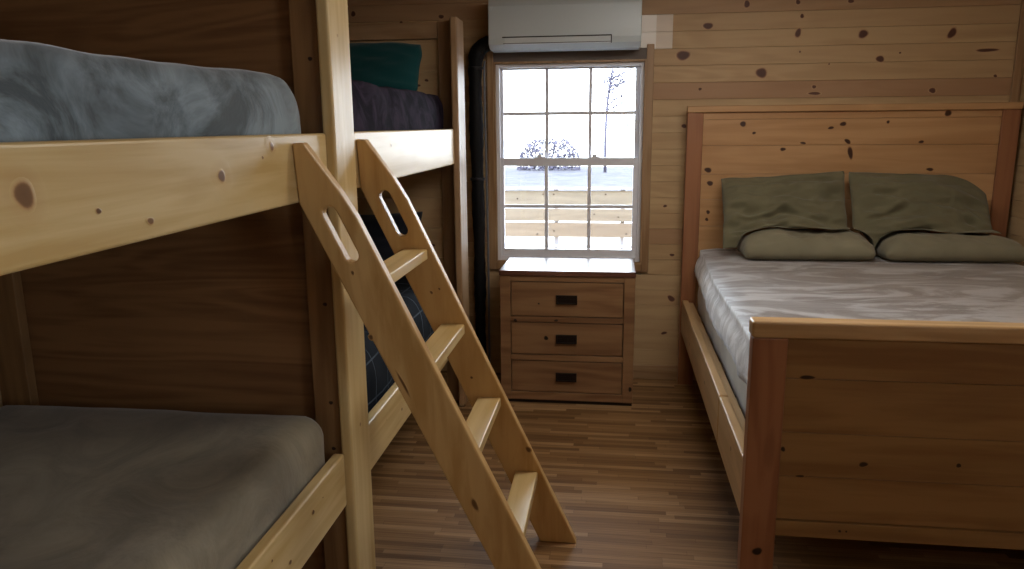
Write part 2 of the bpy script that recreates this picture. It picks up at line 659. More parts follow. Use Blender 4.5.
up = sash('upper_sash', 1.352, fz1 - FW + .002, YB + .075, 1.672, .04, .012, 0.0)
lo = sash('lower_sash', fz0 + .028, 1.402, YB + .040, 1.100, .045, .05, .003)
for x in (-.455, -.115):
    mb = MB()
    mb.box(x - .035, x + .035, YB + .022, YB + .056, 1.402, 1.408)
    mb.prism([(x - .014, 1.408), (x + .014, 1.408), (x + .010, 1.424), (x - .010, 1.424)], 'Y', YB + .026, YB + .05)
    mb.box(x - .03, x + .012, YB + .030, YB + .040, 1.410, 1.418)
    mb.build('sash_lock', M_vinyl, lo, bevel=.002)

fill_win = thing('fill_window', (XR, -.1, RZ0), kind='structure')  # added out of view so that fill daylight enters from the right
mb = MB()
for a, b, c, d in ((RY0 - .06, RY0, RZ0 - .06, RZ1 + .06), (RY1, RY1 + .06, RZ0 - .06, RZ1 + .06), (RY0, RY1, RZ1, RZ1 + .06), (RY0, RY1, RZ0 - .06, RZ0)):
    mb.box(XR - .02, XR, a, b, c, d)
mb.build('casing', cas('Z'), fill_win, bevel=.004)
mb = MB()
for a, b, c, d in ((RY0, RY0 + .05, RZ0, RZ1), (RY1 - .05, RY1, RZ0, RZ1), (RY0 + .05, RY1 - .05, RZ1 - .05, RZ1), (RY0 + .05, RY1 - .05, RZ0, RZ0 + .05), (-.12, -.08, RZ0 + .05, RZ1 - .05)):
    mb.box(XR + .02, XR + .09, a, b, c, d)
mb.build('window_frame', M_vinyl, fill_win, bevel=.003)
mb = MB()
mb.box(XR + .05, XR + .054, RY0 + .05, RY1 - .05, RZ0 + .05, RZ1 - .05)
mb.build('glass', M_glass, fill_win)

# ------------------------------------------------------------------ bunk beds
RX0, RX1 = -.893, -.855            # rail thickness
PX0, PX1 = -.868, -.830            # aisle posts
bunk = thing('bunk_bed', (-1.45, 2.3, 0), 'built-in double bunk of pale knotty pine along the left side, with dark plywood divider', 'bunk bed')


def rail(y0, y1, z0, z1, knots, seed, n):
    mb = MB()
    mb.box(RX0, RX1, y0, y1, z0, z1)
    for y, z, ru, rw, st in knots:
        mb.disc((RX1, y, z), (0, 1, 0), (0, 0, 1), ru, rw, strength=st, lift=.0005 if st < .3 else .0012)
    scatter_knots(mb, ((RX1, y0, z0), (0, 1, 0), (0, 0, 1)), y1 - y0, z1 - z0, n, (.003, .007), seed)
    return mb


rail(.15, 2.226, 1.397, 1.583, [(1.009, 1.507, .055, .05, .22), (1.011, 1.507, .026, .026, .8), (1.59, 1.5, .05, .036, .2), (1.585, 1.497, .02, .016, .85), (1.845, 1.553, .036, .026, .25), (1.847, 1.553, .014, .014, .7), (1.169, 1.466, .009, .006, .9), (1.31, 1.432, .014, .008, .7)], 4, 4).build('upper_rail', pine_bunk('Y'), bunk, bevel=.008, seg=3)
rail(.15, 2.226, .372, .556, [(1.948, .496, .012, .009, .9), (1.776, .44, .012, .008, .9)], 5, 4).build('lower_rail', pine_bunk('Y'), bunk, bevel=.008, seg=3)
rail(2.416, 4.10, 1.397, 1.585, [(2.9, 1.53, .008, .006, .6)], 6, 2).build('upper_rail', pine_bunk('Y'), bunk, bevel=.008, seg=3)
rail(2.416, 4.10, .372, .556, [(2.9, .45, .012, .008, .8)], 7, 3).build('lower_rail', pine_bunk('Y'), bunk, bevel=.008, seg=3)
for y0, y1 in ((2.229, 2.413), (4.105, 4.30), (.05, .15)):
    mb = MB()
    mb.box(PX0, PX1, y0, y1, 0, 2.18 if y0 < 4 else 2.165)
    if 2 < y0 < 3:
        mb.disc((PX1, 2.30, 1.87), (0, 1, 0), (0, 0, 1), .008, .006, strength=.5)
        mb.disc((PX1, 2.32, .62), (0, 1, 0), (0, 0, 1), .010, .008, strength=.6)
    mb.build('post', cas('Z') if y0 > 4 else pine_bunk('Z'), bunk, bevel=.009, seg=3)
# inner studs that carry the rails and frame the divider
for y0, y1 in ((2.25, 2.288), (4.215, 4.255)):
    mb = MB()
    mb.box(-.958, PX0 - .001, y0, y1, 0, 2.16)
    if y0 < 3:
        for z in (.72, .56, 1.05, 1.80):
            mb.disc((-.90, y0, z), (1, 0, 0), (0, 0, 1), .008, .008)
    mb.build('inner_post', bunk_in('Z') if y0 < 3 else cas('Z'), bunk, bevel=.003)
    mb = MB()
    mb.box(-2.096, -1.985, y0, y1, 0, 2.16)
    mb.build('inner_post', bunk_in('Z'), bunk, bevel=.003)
mb = MB()
mb.box(-2.096, -.870, 2.289, 2.306, 0, 2.16)
mb.build('divider_panel', ply('X'), bunk)
mb = MB()      # boarded end toward the window wall
for i in range(10):
    z0 = .34 + i * .1725
    mb.box(-1.984, -.959, 4.235, 4.25, z0 + .001, z0 + .1715, tone=rnd.uniform(0, .25))
for x, z in ((-1.031, 1.849), (-1.077, 1.822), (-1.5, 1.93), (-1.02, .93), (-1.2, 1.2)):
    mb.disc((x, 4.235, z), (1, 0, 0), (0, 0, 1), .013, .009)
mb.build('end_panel', pine_wall('X'), bunk, bevel=.002)
mb = MB()
mb.box(-1.984, -.959, 4.212, 4.255, 2.066, 2.152)
mb.build('top_rail', cas('X'), bunk, bevel=.003)
for y0, y1 in ((.15, 2.249), (2.307, 4.211)):
    for z in (1.405, .385):
        mb = MB()
        mb.box(-2.096, RX0 - .001, y0, y1, z, z + .016)
        mb.build('bunk_deck', ply('Y'), bunk)


def cloth_box(x0, x1, y0, y1, z0, z1, r, nx, ny, nz, amp=.006, freq=3.0, seed=0, fn=None):
    """rounded, gently lumpy mattress shape"""
    bm = bmesh.new()
    lay_t = bm.verts.layers.float.new('tone')
    vs = {}

    def key(i, j, k):
        if (i, j, k) not in vs:
            p = Vector((x0 + (x1 - x0) * i / nx, y0 + (y1 - y0) * j / ny, z0 + (z1 - z0) * k / nz))
            q = Vector((min(max(p.x, x0 + r[0]), x1 - r[0]), min(max(p.y, y0 + r[1]), y1 - r[1]), min(max(p.z, z0 + r[2] * .35), z1 - r[2])))
            d = p - q
            rz = r[2] if p.z > q.z else r[2] * .35
            s = Vector((d.x / r[0], d.y / r[1], d.z / rz))
            m = max(abs(s.x), abs(s.y), abs(s.z))
            if m > 0:
                s = s.normalized() * m
            p = q + Vector((s.x * r[0], s.y * r[1], s.z * rz))
            nn = noise.noise(p * freq + Vector((seed, seed * 2, 0))) + .5 * noise.noise(p * freq * 2.7 + Vector((seed, 5, 3)))
            out = Vector((s.x, s.y, s.z))
            if out.length < 1e-6:
                out = Vector((0, 0, 1 if k == nz else -1))
            out.normalize()
            if p.z < z0 + .02:
                nn = min(nn, 0)
            p = p + out * (nn * amp - amp)
            if fn:
                p = fn(p)
            vs[i, j, k] = bm.verts.new(p)
        return vs[i, j, k]
    for a in range(nx):
        for b in range(ny):
            for k in (0, nz):
                bm.faces.new([key(a, b, k), key(a + 1, b, k), key(a + 1, b + 1, k), key(a, b + 1, k)])
    for a in range(nx):
        for c in range(nz):
            for j in (0, ny):
                bm.faces.new([key(a, j, c), key(a + 1, j, c), key(a + 1, j, c + 1), key(a, j, c + 1)])
    for b in range(ny):
        for c in range(nz):
            for i in (0, nx):
                bm.faces.new([key(i, b, c), key(i, b + 1, c), key(i, b + 1, c + 1), key(i, b, c + 1)])
    bmesh.ops.recalc_face_normals(bm, faces=bm.faces[:])
    for f in bm.faces:
        f.smooth = True
    return bm


def obj_bm(name, bm, mat, parent=None, loc=(0, 0, 0), sub=0):
    base = Vector(WLOC.get(parent.name, (0, 0, 0))) if parent else Vector(loc)
    bmesh.ops.translate(bm, verts=bm.verts, vec=-base)
    me = bpy.data.meshes.new(name)
    bm.to_mesh(me)
    bm.free()
    me.materials.append(mat)
    o = bpy.data.objects.new(name, me)
    C.objects.link(o)
    if parent:
        o.parent = parent
    else:
        o.location = base
    WLOC[o.name] = tuple(base)
    if sub:
        md = o.modifiers.new('sub', 'SUBSURF')
        md.levels = md.render_levels = sub
    return o


V_blue = velvet('bluegray_velvet', '#414b50', '#82919a', (3.2, 2.4, 3.6), .38, .64, .5, dist=1.1)
V_taupe = velvet('taupe_velvet', '#6a614f', '#8d836e', (2.2, 2.2, 2.2), .35, .7, .35)
V_purple = velvet('plum_velvet', '#130e18', '#352a3a', (4, 4, 4), .42, .66, 0.0, rough=.95)
V_bed = velvet('silver_taupe_velvet', '#6c635d', '#a3a1a2', (1.1, 2.7, 2.7), .46, .56, .7, rough=.5, dist=2.2)

GB = 'mattresses in the bunks'
tag(obj_bm('bunk_mattress', cloth_box(-2.085, -.896, .20, 2.244, 1.4215, 1.753, (.06, .16, .13), 34, 60, 14, .010, 2.6, 1), V_blue, loc=(-1.5, 1.2, 1.4215)),
    'thick mattress in crushed blue-gray velvet on the near upper bunk', 'mattress', GB)
tag(obj_bm('bunk_mattress', cloth_box(-2.085, -.896, .20, 2.244, .4015, .708, (.09, .08, .09), 34, 60, 12, .007, 2.6, 2,
                                      fn=lambda p: p + Vector((0, 0, -.025 * math.exp(-((p.y - 1.6) / .3) ** 2) if p.z > .6 else 0))), V_taupe, loc=(-1.5, 1.2, .4015)),
    'mattress in smooth brown-taupe velvet on the near lower bunk', 'mattress', GB)
tag(obj_bm('bunk_mattress', cloth_box(-2.085, -.90, 2.32, 4.195, 1.4215, 1.78, (.06, .09, .15), 30, 50, 12, .012, 4, 3), V_purple, loc=(-1.5, 3.2, 1.4215)),
    'mattress in dark plum velvet on the far upper bunk under the teal pillow', 'mattress', GB)
M_navy = plaid('navy_plaid', '#080b11', '#59616b')
tag(obj_bm('bunk_mattress', cloth_box(-2.085, -.90, 2.32, 4.195, .4015, .80, (.10, .12, .14), 30, 50, 12, .014, 4, 4), M_navy, loc=(-1.5, 3.2, .4015)),
    'mattress in dark navy plaid bedding on the far lower bunk behind the ladder', 'mattress', GB)


def lumpf(x, k):
    return 1 + k * noise.noise(Vector((x * 5.5, 1.3, 8.1)))


def pillow(w, h, t, seed, M, wrinkle=.010, dirs=(1.0, 3.0), ear=.05, post=None, n=34, plump=.55, rc=.0, folds=(), pw=2.6, pu=None, lump=0):
    bm = bmesh.new()
    n2 = int(n * h / w) + 6
    top, bot = {}, {}
    off = Vector((seed * 3.1, seed * 1.7, seed))
    for i in range(n + 1):
        for j in range(n2 + 1):
            u, v = 2 * i / n - 1, 2 * j / n2 - 1
            x = w / 2 * u * (1 - ear * (1 - v * v)) + .006 * noise.noise(Vector((v * 3, seed, 0)))
            y = h / 2 * v * (1 - ear * (1 - u * u)) + .006 * noise.noise(Vector((u * 3, seed, 4)))
            k_ = 1 - rc * (u * u * v * v) ** 2
            x *= k_
            y *= k_
            th = (max(0, 1 - abs(u) ** (pu or pw)) * max(0, 1 - abs(v) ** pw)) ** plump * t / 2
            if lump:
                th *= lumpf(M.translation.x + x, lump)
            edge = i in (0, n) or j in (0, n2)
            q = Vector((x * 6 * dirs[0], y * 6 * dirs[1], 0)) + off
            wr = noise.noise(q) + .5 * noise.noise(q * 2.3) - .45 * abs(noise.noise(q * 1.7 + Vector((3, 1, 2)))) * 2
            rid = -abs(noise.noise(Vector((x * 3 * dirs[0], y * 4 * dirs[1], 7)) + off)) * 1.6
            fade = min(1, 4 * (1 - max(abs(u), abs(v))) + .15)
            fo = 0
            for fu0, fv0, fu1, fv1, fa, fw in folds:
                du, dv = fu1 - fu0, fv1 - fv0
                t_ = ((u - fu0) * du + (v - fv0) * dv) / (du * du + dv * dv)
                tc_ = min(1, max(0, t_))
                bow = .10 * math.sin(math.pi * tc_)
                dd = ((u - fu0 - du * tc_) ** 2 + ((v - fv0 - dv * tc_ + bow)) ** 2) ** .5 * h / 2
                e_ = math.sin(math.pi * min(1, max(.04, .5 + (tc_ - .5) * .92)))
                sgn = 1 if (v - fv0 - dv * tc_ + bow) > 0 else -1
                fo += fa * e_ * (math.exp(-(dd / fw) ** 2) - .9 * math.exp(-((dd * sgn + fw * 1.5) / fw) ** 2))
            a = Vector((x, y, th + (wrinkle * (wr + rid + .4) + fo) * fade))
            b = Vector((x, y, -th + wrinkle * .4 * wr * fade))
            if edge:
                a = b = Vector((x, y, 0))
            A = M @ a
            if post:
                A = post(A, u, v)
            top[i, j] = bm.verts.new(A)
            if edge:
                bot[i, j] = top[i, j]
            else:
                B = M @ b
                if post:
                    B = post(B, u, v)
                bot[i, j] = bm.verts.new(B)
    for i in range(n):
        for j in range(n2):
            for d, flip in ((top, 0), (bot, 1)):
                q = [d[i, j], d[i + 1, j], d[i + 1, j + 1], d[i, j + 1]]
                bm.faces.new(q[::-1] if flip else q).smooth = True
    bmesh.ops.recalc_face_normals(bm, faces=bm.faces[:])
    return bm


def place(c, tilt, yaw=0, roll=0):
    """local x = width, y = height; tilt about x by degrees (90 = upright facing -y)"""
    return Matrix.Translation(c) @ Matrix.Rotation(math.radians(yaw), 4, 'Z') @ Matrix.Rotation(math.radians(tilt), 4, 'X') @ Matrix.Rotation(math.radians(roll), 4, 'Z')


def rest(zmin, ymax=9.0):
    def fn(p, u, v):
        p.z = max(p.z, zmin)
        p.y = min(p.y, ymax)
        return p
    return fn


M_teal = cloth('teal_cotton', '#12474a')
tag(obj_bm('pillow', pillow(.66, .37, .14, 2, place((-1.345, 4.08, 1.89), 60, 0, -1), rc=.09, post=rest(1.784, 4.205)), M_teal, loc=(-1.33, 4.08, 1.78)),
    'dark teal pillow leaning at the end of the far upper bunk', 'pillow')
M_navy2 = cloth('navy_cotton', '#10141f')
tag(obj_bm('pillow', pillow(.62, .40, .15, 6, place((-1.36, 4.05, .95), 60, 0, 2), post=rest(.806, 4.205)), M_navy2, loc=(-1.36, 4.05, .806)),
    'black-navy pillow at the end of the far lower bunk behind the ladder', 'pillow')

# ------------------------------------------------------------------ ladder
lad = thing('ladder', (-.5, 2.3, 0), 'slanted pine bunk ladder with oval handholds and four flat treads', 'ladder')
SL = .426


def shear(q):
    return (q[0], q[1] + (1.396 - q[2]) * .139, q[2])


def xl(z):
    return -.855 + SL * (1.396 - z) + .0015


def stringer(y, kn, seed):
    mb = MB()
    W = .143
    out = [(xl(1.396), 1.396), (xl(0), 0), (xl(0) + W, 0), (xl(1.36) + W, 1.36), (-.7385, 1.437), (-.822, 1.56), (-.8535, 1.56)]
    # rounded handhold, long axis along the stringer
    dx, dz = SL / math.hypot(SL, 1), -1 / math.hypot(SL, 1)
    cz = 1.309
    cx = xl(cz) + W * .50
    nx, nz = -dz, dx
    hl, r = .064, .0205
    hole = []
    for k in range(9):
        a = -math.pi / 2 + math.pi * k / 8
        hole.append((cx + dx * (hl + r * math.cos(a)) + nx * r * math.sin(a), cz + dz * (hl + r * math.cos(a)) + nz * r * math.sin(a)))
    for k in range(9):
        a = math.pi / 2 + math.pi * k / 8
        hole.append((cx + dx * (-hl + r * math.cos(a)) + nx * r * math.sin(a), cz + dz * (-hl + r * math.cos(a)) + nz * r * math.sin(a)))
    mb.prism(out, 'Y', y, y + .038, holes=[hole], shear=shear)
    for x, z, ru, rw in kn:
        c = shear((x, y, z))
        mb.disc(c, (dx, -dz * .139, dz), (-dz, -dx * .139, dx), ru, rw, lift=.0012, strength=.6)
    o = mb.build('stringer', pine_lad, lad, bevel=.005, seg=2)
    return o


# grain that follows the slope of the stringers
pine_lad = wood('ladder_stringer_pine', '#cba66f', '#b28a52', 'Z', .36, knotc='#4a2a14', ring=.7)
stringer(1.99, [(-.685, 1.006, .012, .008), (-.405, .457, .03, .012), (-.60, .86, .05, .006), (-.72, 1.2, .008, .006)], 1)
stringer(2.51, [(-.297, .41, .016, .012), (-.629, 1.026, .009, .006), (-.60, 1.04, .006, .005), (-.50, .70, .008, .006)], 2)
for z in (1.184, .908, .623, .315):
    mb = MB()
    x1 = xl(z) + .143 - .014
    for (x0,) in ((x1 - .085,),):
        P = [(x0, z - .036), (x1, z - .036), (x1, z), (x0, z)]
        mb.prism(P, 'Y', 2.028, 2.511, shear=shear)
    xx = (x0 + x1) / 2
    mb.disc(shear((xx - .02, 2.2, z)), (0, 1, 0), (-1, 0, 0), .02, .006, strength=.6, lift=.0012)
    mb.build('tread', pine_bunk('Y'), lad, bevel=.004)

# ------------------------------------------------------------------ dresser
DX0, DX1, DY0, DY1, DH = -.634, .134, 4.215, 4.66, .793
dr = thing('dresser', (-.25, 4.43, 0), 'reddish-brown wooden dresser with three drawers under the window', 'dresser')
mb = MB()
mb.box(DX0, -.573, DY0, DY1, .02, DH - .03)
mb.box(.073, DX1, DY0, DY1, .02, DH - .03)
mb.box(-.573, .073, DY1 - .012, DY1, .02, DH - .03)
for z0, z1 in ((.73, DH - .03), (.491, .523), (.262, .295), (.02, .067)):
    mb.box(-.573, .073, DY0 + .002, DY1 - .012, z0, z1)
mb.disc((.118, DY0, .105), (1, 0, 0), (0, 0, 1), .012, .016)
mb.disc((-.545, DY0, .50), (1, 0, 0), (0, 0, 1), .012, .010)
mb.disc((-.31, DY0 + .002, .504), (1, 0, 0), (0, 0, 1), .014, .008)
mb.build('carcass', dress('X'), dr, bevel=.003)
mb = MB()
mb.box(DX0 - .003, DX1 + .003, DY0 - .006, DY1 + .003, DH - .03, DH)
mb.build('top', dress_top('X'), dr, bevel=.004)
mb = MB()
mb.box(DX0 + .02, DX1 - .004, DY0 + .012, DY1 - .01, 0, .02)
mb.build('plinth', M_gap, dr)
for z0, z1, kn in ((.527, .726, [(-.41, .60, .006, .006)]), (.299, .487, [(-.368, .397, .016, .014)]), (.071, .258, [])):
    mb = MB()
    mb.box(-.5695, .0695, DY0 + .006, DY1 - .03, z0, z1)
    for x, z, a, b in kn:
        mb.disc((x, DY0 + .006, z), (1, 0, 0), (0, 0, 1), a, b)
    d = mb.build('drawer', dress('X'), dr, bevel=.004)
    zc = (z0 + z1) / 2
    mb = MB()
    x0, x1 = -.310, -.190
    yf = DY0 + .006
    h = .026
    mb.box(x0, x1, yf - .005, yf - .0005, zc - h, zc + h)
    mb.box(x0, x1, yf - .012, yf - .005, zc + h - .007, zc + h)
    mb.box(x0, x1, yf - .012, yf - .005, zc - h, zc - h + .007)
    mb.box(x0, x0 + .007, yf - .012, yf - .005, zc - h + .007, zc + h - .007)
    mb.box(x1 - .007, x1, yf - .012, yf - .005, zc - h + .007, zc + h - .007)
    mb.box(x0 + .007, x1 - .007, yf - .010, yf - .0055, zc + .004, zc + h - .007)
    mb.build('handle', M_metal, d, bevel=.001)

# ------------------------------------------------------------------ air conditioner and its line
ax0, ax1, ay0, az0, az1 = -.727, .142, 4.50, 2.028, 2.315
ac = thing('air_conditioner', (-.29, YB, az0), 'white wall-mounted air conditioner above the window', 'air conditioner')
mb = MB()
prof = [(YB - .001, az0 + .01), (YB - .05, az0), (ay0 + .06, az0 + .004), (ay0 + .012, az0 + .028), (ay0 + .002, az0 + .06), (ay0, az0 + .10), (ay0 + .004, az1 - .05), (ay0 + .02, az1 - .014), (ay0 + .045, az1), (YB - .001, az1)]
mb.prism(prof, 'X', ax0, ax1)
mb.build('housing', M_ac, ac, bevel=.008, seg=3)
mb = MB()
mb.prism([(ay0 - .005, az0 + .063), (ay0 + .006, az0 + .063), (ay0 + .016, az0 + .026), (ay0 + .006, az0 + .026)], 'X', -.632, -.028)
mb.build('louver', plain('louver_plastic', '#d4dce0', .35), ac, bevel=.002)
mb = MB()
mb.box(-.645, -.022, ay0 - .003, ay0 + .02, az0 + .064, az0 + .070)
mb.box(-.640, -.028, ay0 + .002, ay0 + .02, az0 + .032, az0 + .0345)
mb.box(-.027, -.022, ay0 - .002, ay0 + .02, az0 + .026, az0 + .066)
mb.build('outlet_gap', M_ac_dark, ac)
mb = MB()
for i in range(9):
    mb.box(ax0 + .05, ax1 - .05, ay0 + .06 + i * .018, ay0 + .068 + i * .018, az1 - .004, az1 + .002)
mb.build('top_grille', M_ac_dark, ac)

hose = thing('line_set', (-.83, 4.67, 0), 'black wrapped refrigerant line running down the wall left of the window', 'pipe')
pts = [(-.7285, 4.655, 2.082), (-.750, 4.655, 2.082), (-.785, 4.655, 2.066), (-.812, 4.655, 2.04), (-.828, 4.657, 2.00), (-.834, 4.66, 1.95), (-.835, 4.662, 1.8), (-.834, 4.664, 1.6), (-.832, 4.664, 1.4), (-.830, 4.664, 1.15),
       (-.827, 4.664, .9), (-.828, 4.664, .6), (-.830, 4.664, .3), (-.830, 4.664, .0)]
fine = []
for i in range(len(pts) - 1):
    for k in range(6):
        t = k / 6
        fine.append(tuple(pts[i][j] * (1 - t) + pts[i + 1][j] * t for j in range(3)))
fine.append(pts[-1])
rad = [.043 - .008 * max(0, min(1, (2.0 - p[2]) / 1.6)) + .002 * math.sin(p[2] * 60) + .003 * math.sin(p[2] * 13) for p in fine]
MB().tube(fine, rad, 16).build('wrapped_pipe', M_black, hose)
mb = MB()
cab = [(p[0] + .052, p[1] + .02, p[2]) for p in fine if p[2] < 1.99]
mb.tube(cab, .007, 8).build('cable', plain('gray_cable', '#6a6c72', .35), hose)
for z in (1.94, 1.28):
    mb = MB()
    mb.tube([(-.832, 4.664, z - .008), (-.832, 4.664, z + .008)], .0465, 20).build('strap', plain('strap_black', '#1c1d22', .3), hose)

# ------------------------------------------------------------------ bed
bed = thing('bed', (1.33, 3.5, 0), 'large pine bed with reddish posts and solid plank headboard and footboard', 'bed')
HY = 4.635
hb = MB()
rowz = [.30, .66, .83, 1.0, 1.16, 1.31, 1.475, 1.625, 1.664]
for a, b in zip(rowz, rowz[1:]):
    hb.box(.5165, 2.1385, HY + .014, HY + .036, a + .0008, b - .0008, tone=rnd.uniform(-.02, .12))
for x, z, ru, rw, an in [(.742, 1.598, .022, .018, 0), (.807, 1.546, .012, .010, 0), (1.233, 1.572, .022, .009, .1), (1.298, 1.593, .020, .016, .2), (.975, 1.452, .018, .013, 0), (1.085, 1.487, .022, .008, -.2), (1.33, 1.495, .024, .014, -.5),
                         (1.35, 1.43, .018, .042, .15), (1.541, 1.602, .011, .010, 0), (1.856, 1.648, .024, .02, 0), (1.729, 1.49, .018, .010, 0), (1.79, 1.335, .022, .012, 0), (.555, 1.333, .026, .018, 0), (.57, 1.255, .024, .017, 0), (.566, 1.084, .014, .014, 0), (.56, 1.04, .012, .012, 0)]:
    hb.disc((x, HY + .014, z), (1, 0, 0), (0, 0, 1), ru, rw, ang=an)
head = hb.build('headboard', pine_head('X'), bed, bevel=.0015)
for x0, x1 in ((.424, .516), (2.139, 2.232)):
    MB().box(x0, x1, HY, HY + .05, 0, 1.664).build('post', red_post('Z'), head, bevel=.004)
MB().box(.422, 2.234, HY - .006, HY + .056, 1.665, 1.703).build('cap', pine_head('X'), head, bevel=.005)
FY = 2.30
fb = MB()
rowz = [.3625, .511, .657, .833, .962]
for a, b in zip(rowz, rowz[1:]):
    fb.box(.5345, 2.1275, FY + .016, FY + .038, a + .0008, b - .0008, tone=rnd.uniform(0, .12))
fb.box(.5345, 2.1275, FY + .006, FY + .042, .308, .361)
for x, z, ru, rw in [(.786, .561, .016, .010), (1.062, .572, .010, .008), (.543, .60, .008, .010), (.60, .838, .03, .007), (.73, .336, .006, .005), (.75, .336, .004, .004), (.60, .512, .018, .004), (1.4, .7, .015, .012)]:
    yy = FY + .006 if z < .36 else FY + .016
    fb.disc((x, yy, z), (1, 0, 0), (0, 0, 1), ru, rw)
foot = fb.build('footboard', pine_foot('X'), bed, bevel=.0015)
for x0, x1 in ((.430, .534), (2.128, 2.232)):
    mb = MB()
    mb.box(x0, x1, FY, FY + .055, 0, .963)
    if x0 < 1:
        mb.disc((.481, FY, .252), (1, 0, 0), (0, 0, 1), .018, .016)
        mb.disc((.50, FY, .60), (1, 0, 0), (0, 0, 1), .02, .09, strength=.25)
    mb.build('post', red_post('Z'), foot, bevel=.004)
MB().box(.426, 2.236, FY - .006, FY + .062, .9635, 1.016).build('cap', rail_pine('X'), foot, bevel=.009, seg=3)
for x0, s in ((.432, 1), (2.192, -1)):
    mb = MB()
    sp = [(FY + .0555, 2.934), (2.945, HY - .0005)]
    for a, b in sp:
        mb.box(x0, x0 + .038, a, b, .340, .545)
    if s > 0:
        for y, z in ((3.4, .44), (2.6, .47), (4.1, .42)):
            mb.disc((x0, y, z), (0, -1, 0), (0, 0, 1), .012, .009)
    r_ = mb.build('side_rail', rail_pine('Y'), bed, bevel=.006, seg=3)
    mb = MB()
    xi = x0 + .0385 if s > 0 else x0 - .0305
    mb.box(xi, xi + .030, FY + .0555, HY - .001, .36, .53)
    mb.build('ledger', rail_pine('Y'), r_, bevel=.003)
for y in (2.6, 3.1, 3.6, 4.1, 4.5):
    MB().box(.502, 2.160, y - .045, y + .045, .445, .465).build('slat', pine_bunk('X'), bed)

M_sheet = cloth('cream_sheet', '#cfcabd')
tag(obj_bm('bed_mattress', cloth_box(.514, 2.150, 2.375, 4.625, .466, .832, (.05, .06, .06), 30, 40, 12, .006, 6, 9), M_sheet, loc=(1.33, 3.5, .466)),
    'mattress in a cream sheet showing below the blanket on the large pine bed', 'mattress')

# blanket: one cloth over the mattress, hanging at the sides
bm = bmesh.new()
NX, NY = 96, 76
prof = []
HZ = .845
half = [(.486, .725), (.479, .75), (.480, .775), (.488, .805), (.503, .83), (.525, .848), (.56, .858), (.62, .862)]
right = [(2.66 - x, z) for x, z in reversed(half)]
mid = [(.62 + (2.04 - .62) * k / 60, .862) for k in range(1, 60)]
prof = half + mid + right
grid = []
for j in range(NY + 1):
    y = 2.378 + (4.60 - 2.378) * j / NY
    row = []
    for i, (x, z) in enumerate(prof):
        p = Vector((x, y, z))
        n1 = noise.noise(Vector((x * 2.2, y * 7, 1.0))) + .5 * noise.noise(Vector((x * 5, y * 12, 4.0)))
        side = 1 - min(1, min(i, len(prof) - 1 - i) / 7)
        up = 1 - side
        p.z += up * .006 * n1
        s = -1 if i < len(prof) / 2 else 1
        if side > 0:
            fold = noise.noise(Vector((y * 9, s, 2))) + .6 * noise.noise(Vector((y * 21, s, 5)))
            p.x += s * side * (.010 * fold + .006)
            p.z += side * (.018 * noise.noise(Vector((y * 2.2, s * 3, 1))) + (-.022 + .045 * (y < 2.7) * (2.7 - y) / .33 if s < 0 else 0))
            if s < 0:
                p.x = min(p.x, .500)
        # the foot end drops between mattress and footboard
        if s < 0:
            p.x += max(0, min(1, (y - 3.7) / .7)) * .032 * (1 if side > 0 else 0)
        row.append(bm.verts.new(p))
    grid.append(row)
for j in range(NY):
    for i in range(len(prof) - 1):
        f = bm.faces.new([grid[j][i], grid[j][i + 1], grid[j + 1][i + 1], grid[j + 1][i]])
        f.smooth = True
# drop at the foot
row0 = grid[0]
low = [bm.verts.new(v.co + Vector((0, -.004, -(v.co.z - .70) if v.co.z > .72 else -.004))) for v in row0]
for i in range(len(prof) - 1):
    bm.faces.new([low[i], low[i + 1], row0[i + 1], row0[i]]).smooth = True
bmesh.ops.recalc_face_normals(bm, faces=bm.faces[:])
bl = obj_bm('blanket', bm, V_bed, loc=(1.33, 3.5, .85))
sol = bl.modifiers.new('thick', 'SOLIDIFY')
sol.thickness = .010
sol.offset = 1
tag(bl, 'silvery taupe velvet blanket spread over the large pine bed', 'blanket')

M_olive = cloth('olive_cotton', '#67624b')
M_olive2 = cloth('olive_gray_cotton', '#78725d')
GP = 'pillows on the large bed'
zt = .886


LOWP = [(1.052, 4.335, .72, .37, .195), (1.785, 4.335, .73, .37, .185)]


def over_low(p):
    # the leaning pillows drape over the flat ones
    for cx, cy, w_, h_, t_ in LOWP:
        u, v = (p.x - cx) / (w_ / 2), (p.y - cy) / (h_ / 2)
        if abs(u) < 1 and abs(v) < 1:
            th = ((1 - abs(u) ** 7) * (1 - abs(v) ** 2.6)) ** .52 * t_ / 2 * lumpf(p.x, .28)
            p.z = max(p.z, zt + .032 + th + .020)
    p.z = max(p.z, zt + .004)
    p.y = min(p.y, HY - .004)
    return p


tag(obj_bm('pillow', pillow(.72, .37, .195, 3, place((1.052, 4.335, zt + .032), 0), .016, (1.0, 1.5), post=rest(zt, HY - .002), n=60, rc=.09, pw=2.6, pu=7, plump=.52, lump=.28, folds=[(-.6, -.55, .1, -.8, .010, .014), (.2, -.5, .9, -.75, .010, .014)]), M_olive2, loc=(1.065, 4.4, zt)),
    'flat gray-olive pillow under the left leaning pillow', 'pillow', GP)
tag(obj_bm('pillow', pillow(.73, .37, .185, 5, place((1.785, 4.335, zt + .032), 0), .016, (1.0, 1.5), post=rest(zt, HY - .002), n=60, rc=.09, pw=2.6, pu=7, plump=.52, lump=.28, folds=[(-.7, -.55, 0, -.8, .010, .014), (.3, -.45, .9, -.7, .012, .014)]), M_olive2, loc=(1.785, 4.4, zt)),
    'flat gray-olive pillow under the right leaning pillow', 'pillow', GP)


def lean_left(p, u, v):
    p.z -= .055 * (1 - u) / 2 * (v + 1) / 2
    return over_low(p)


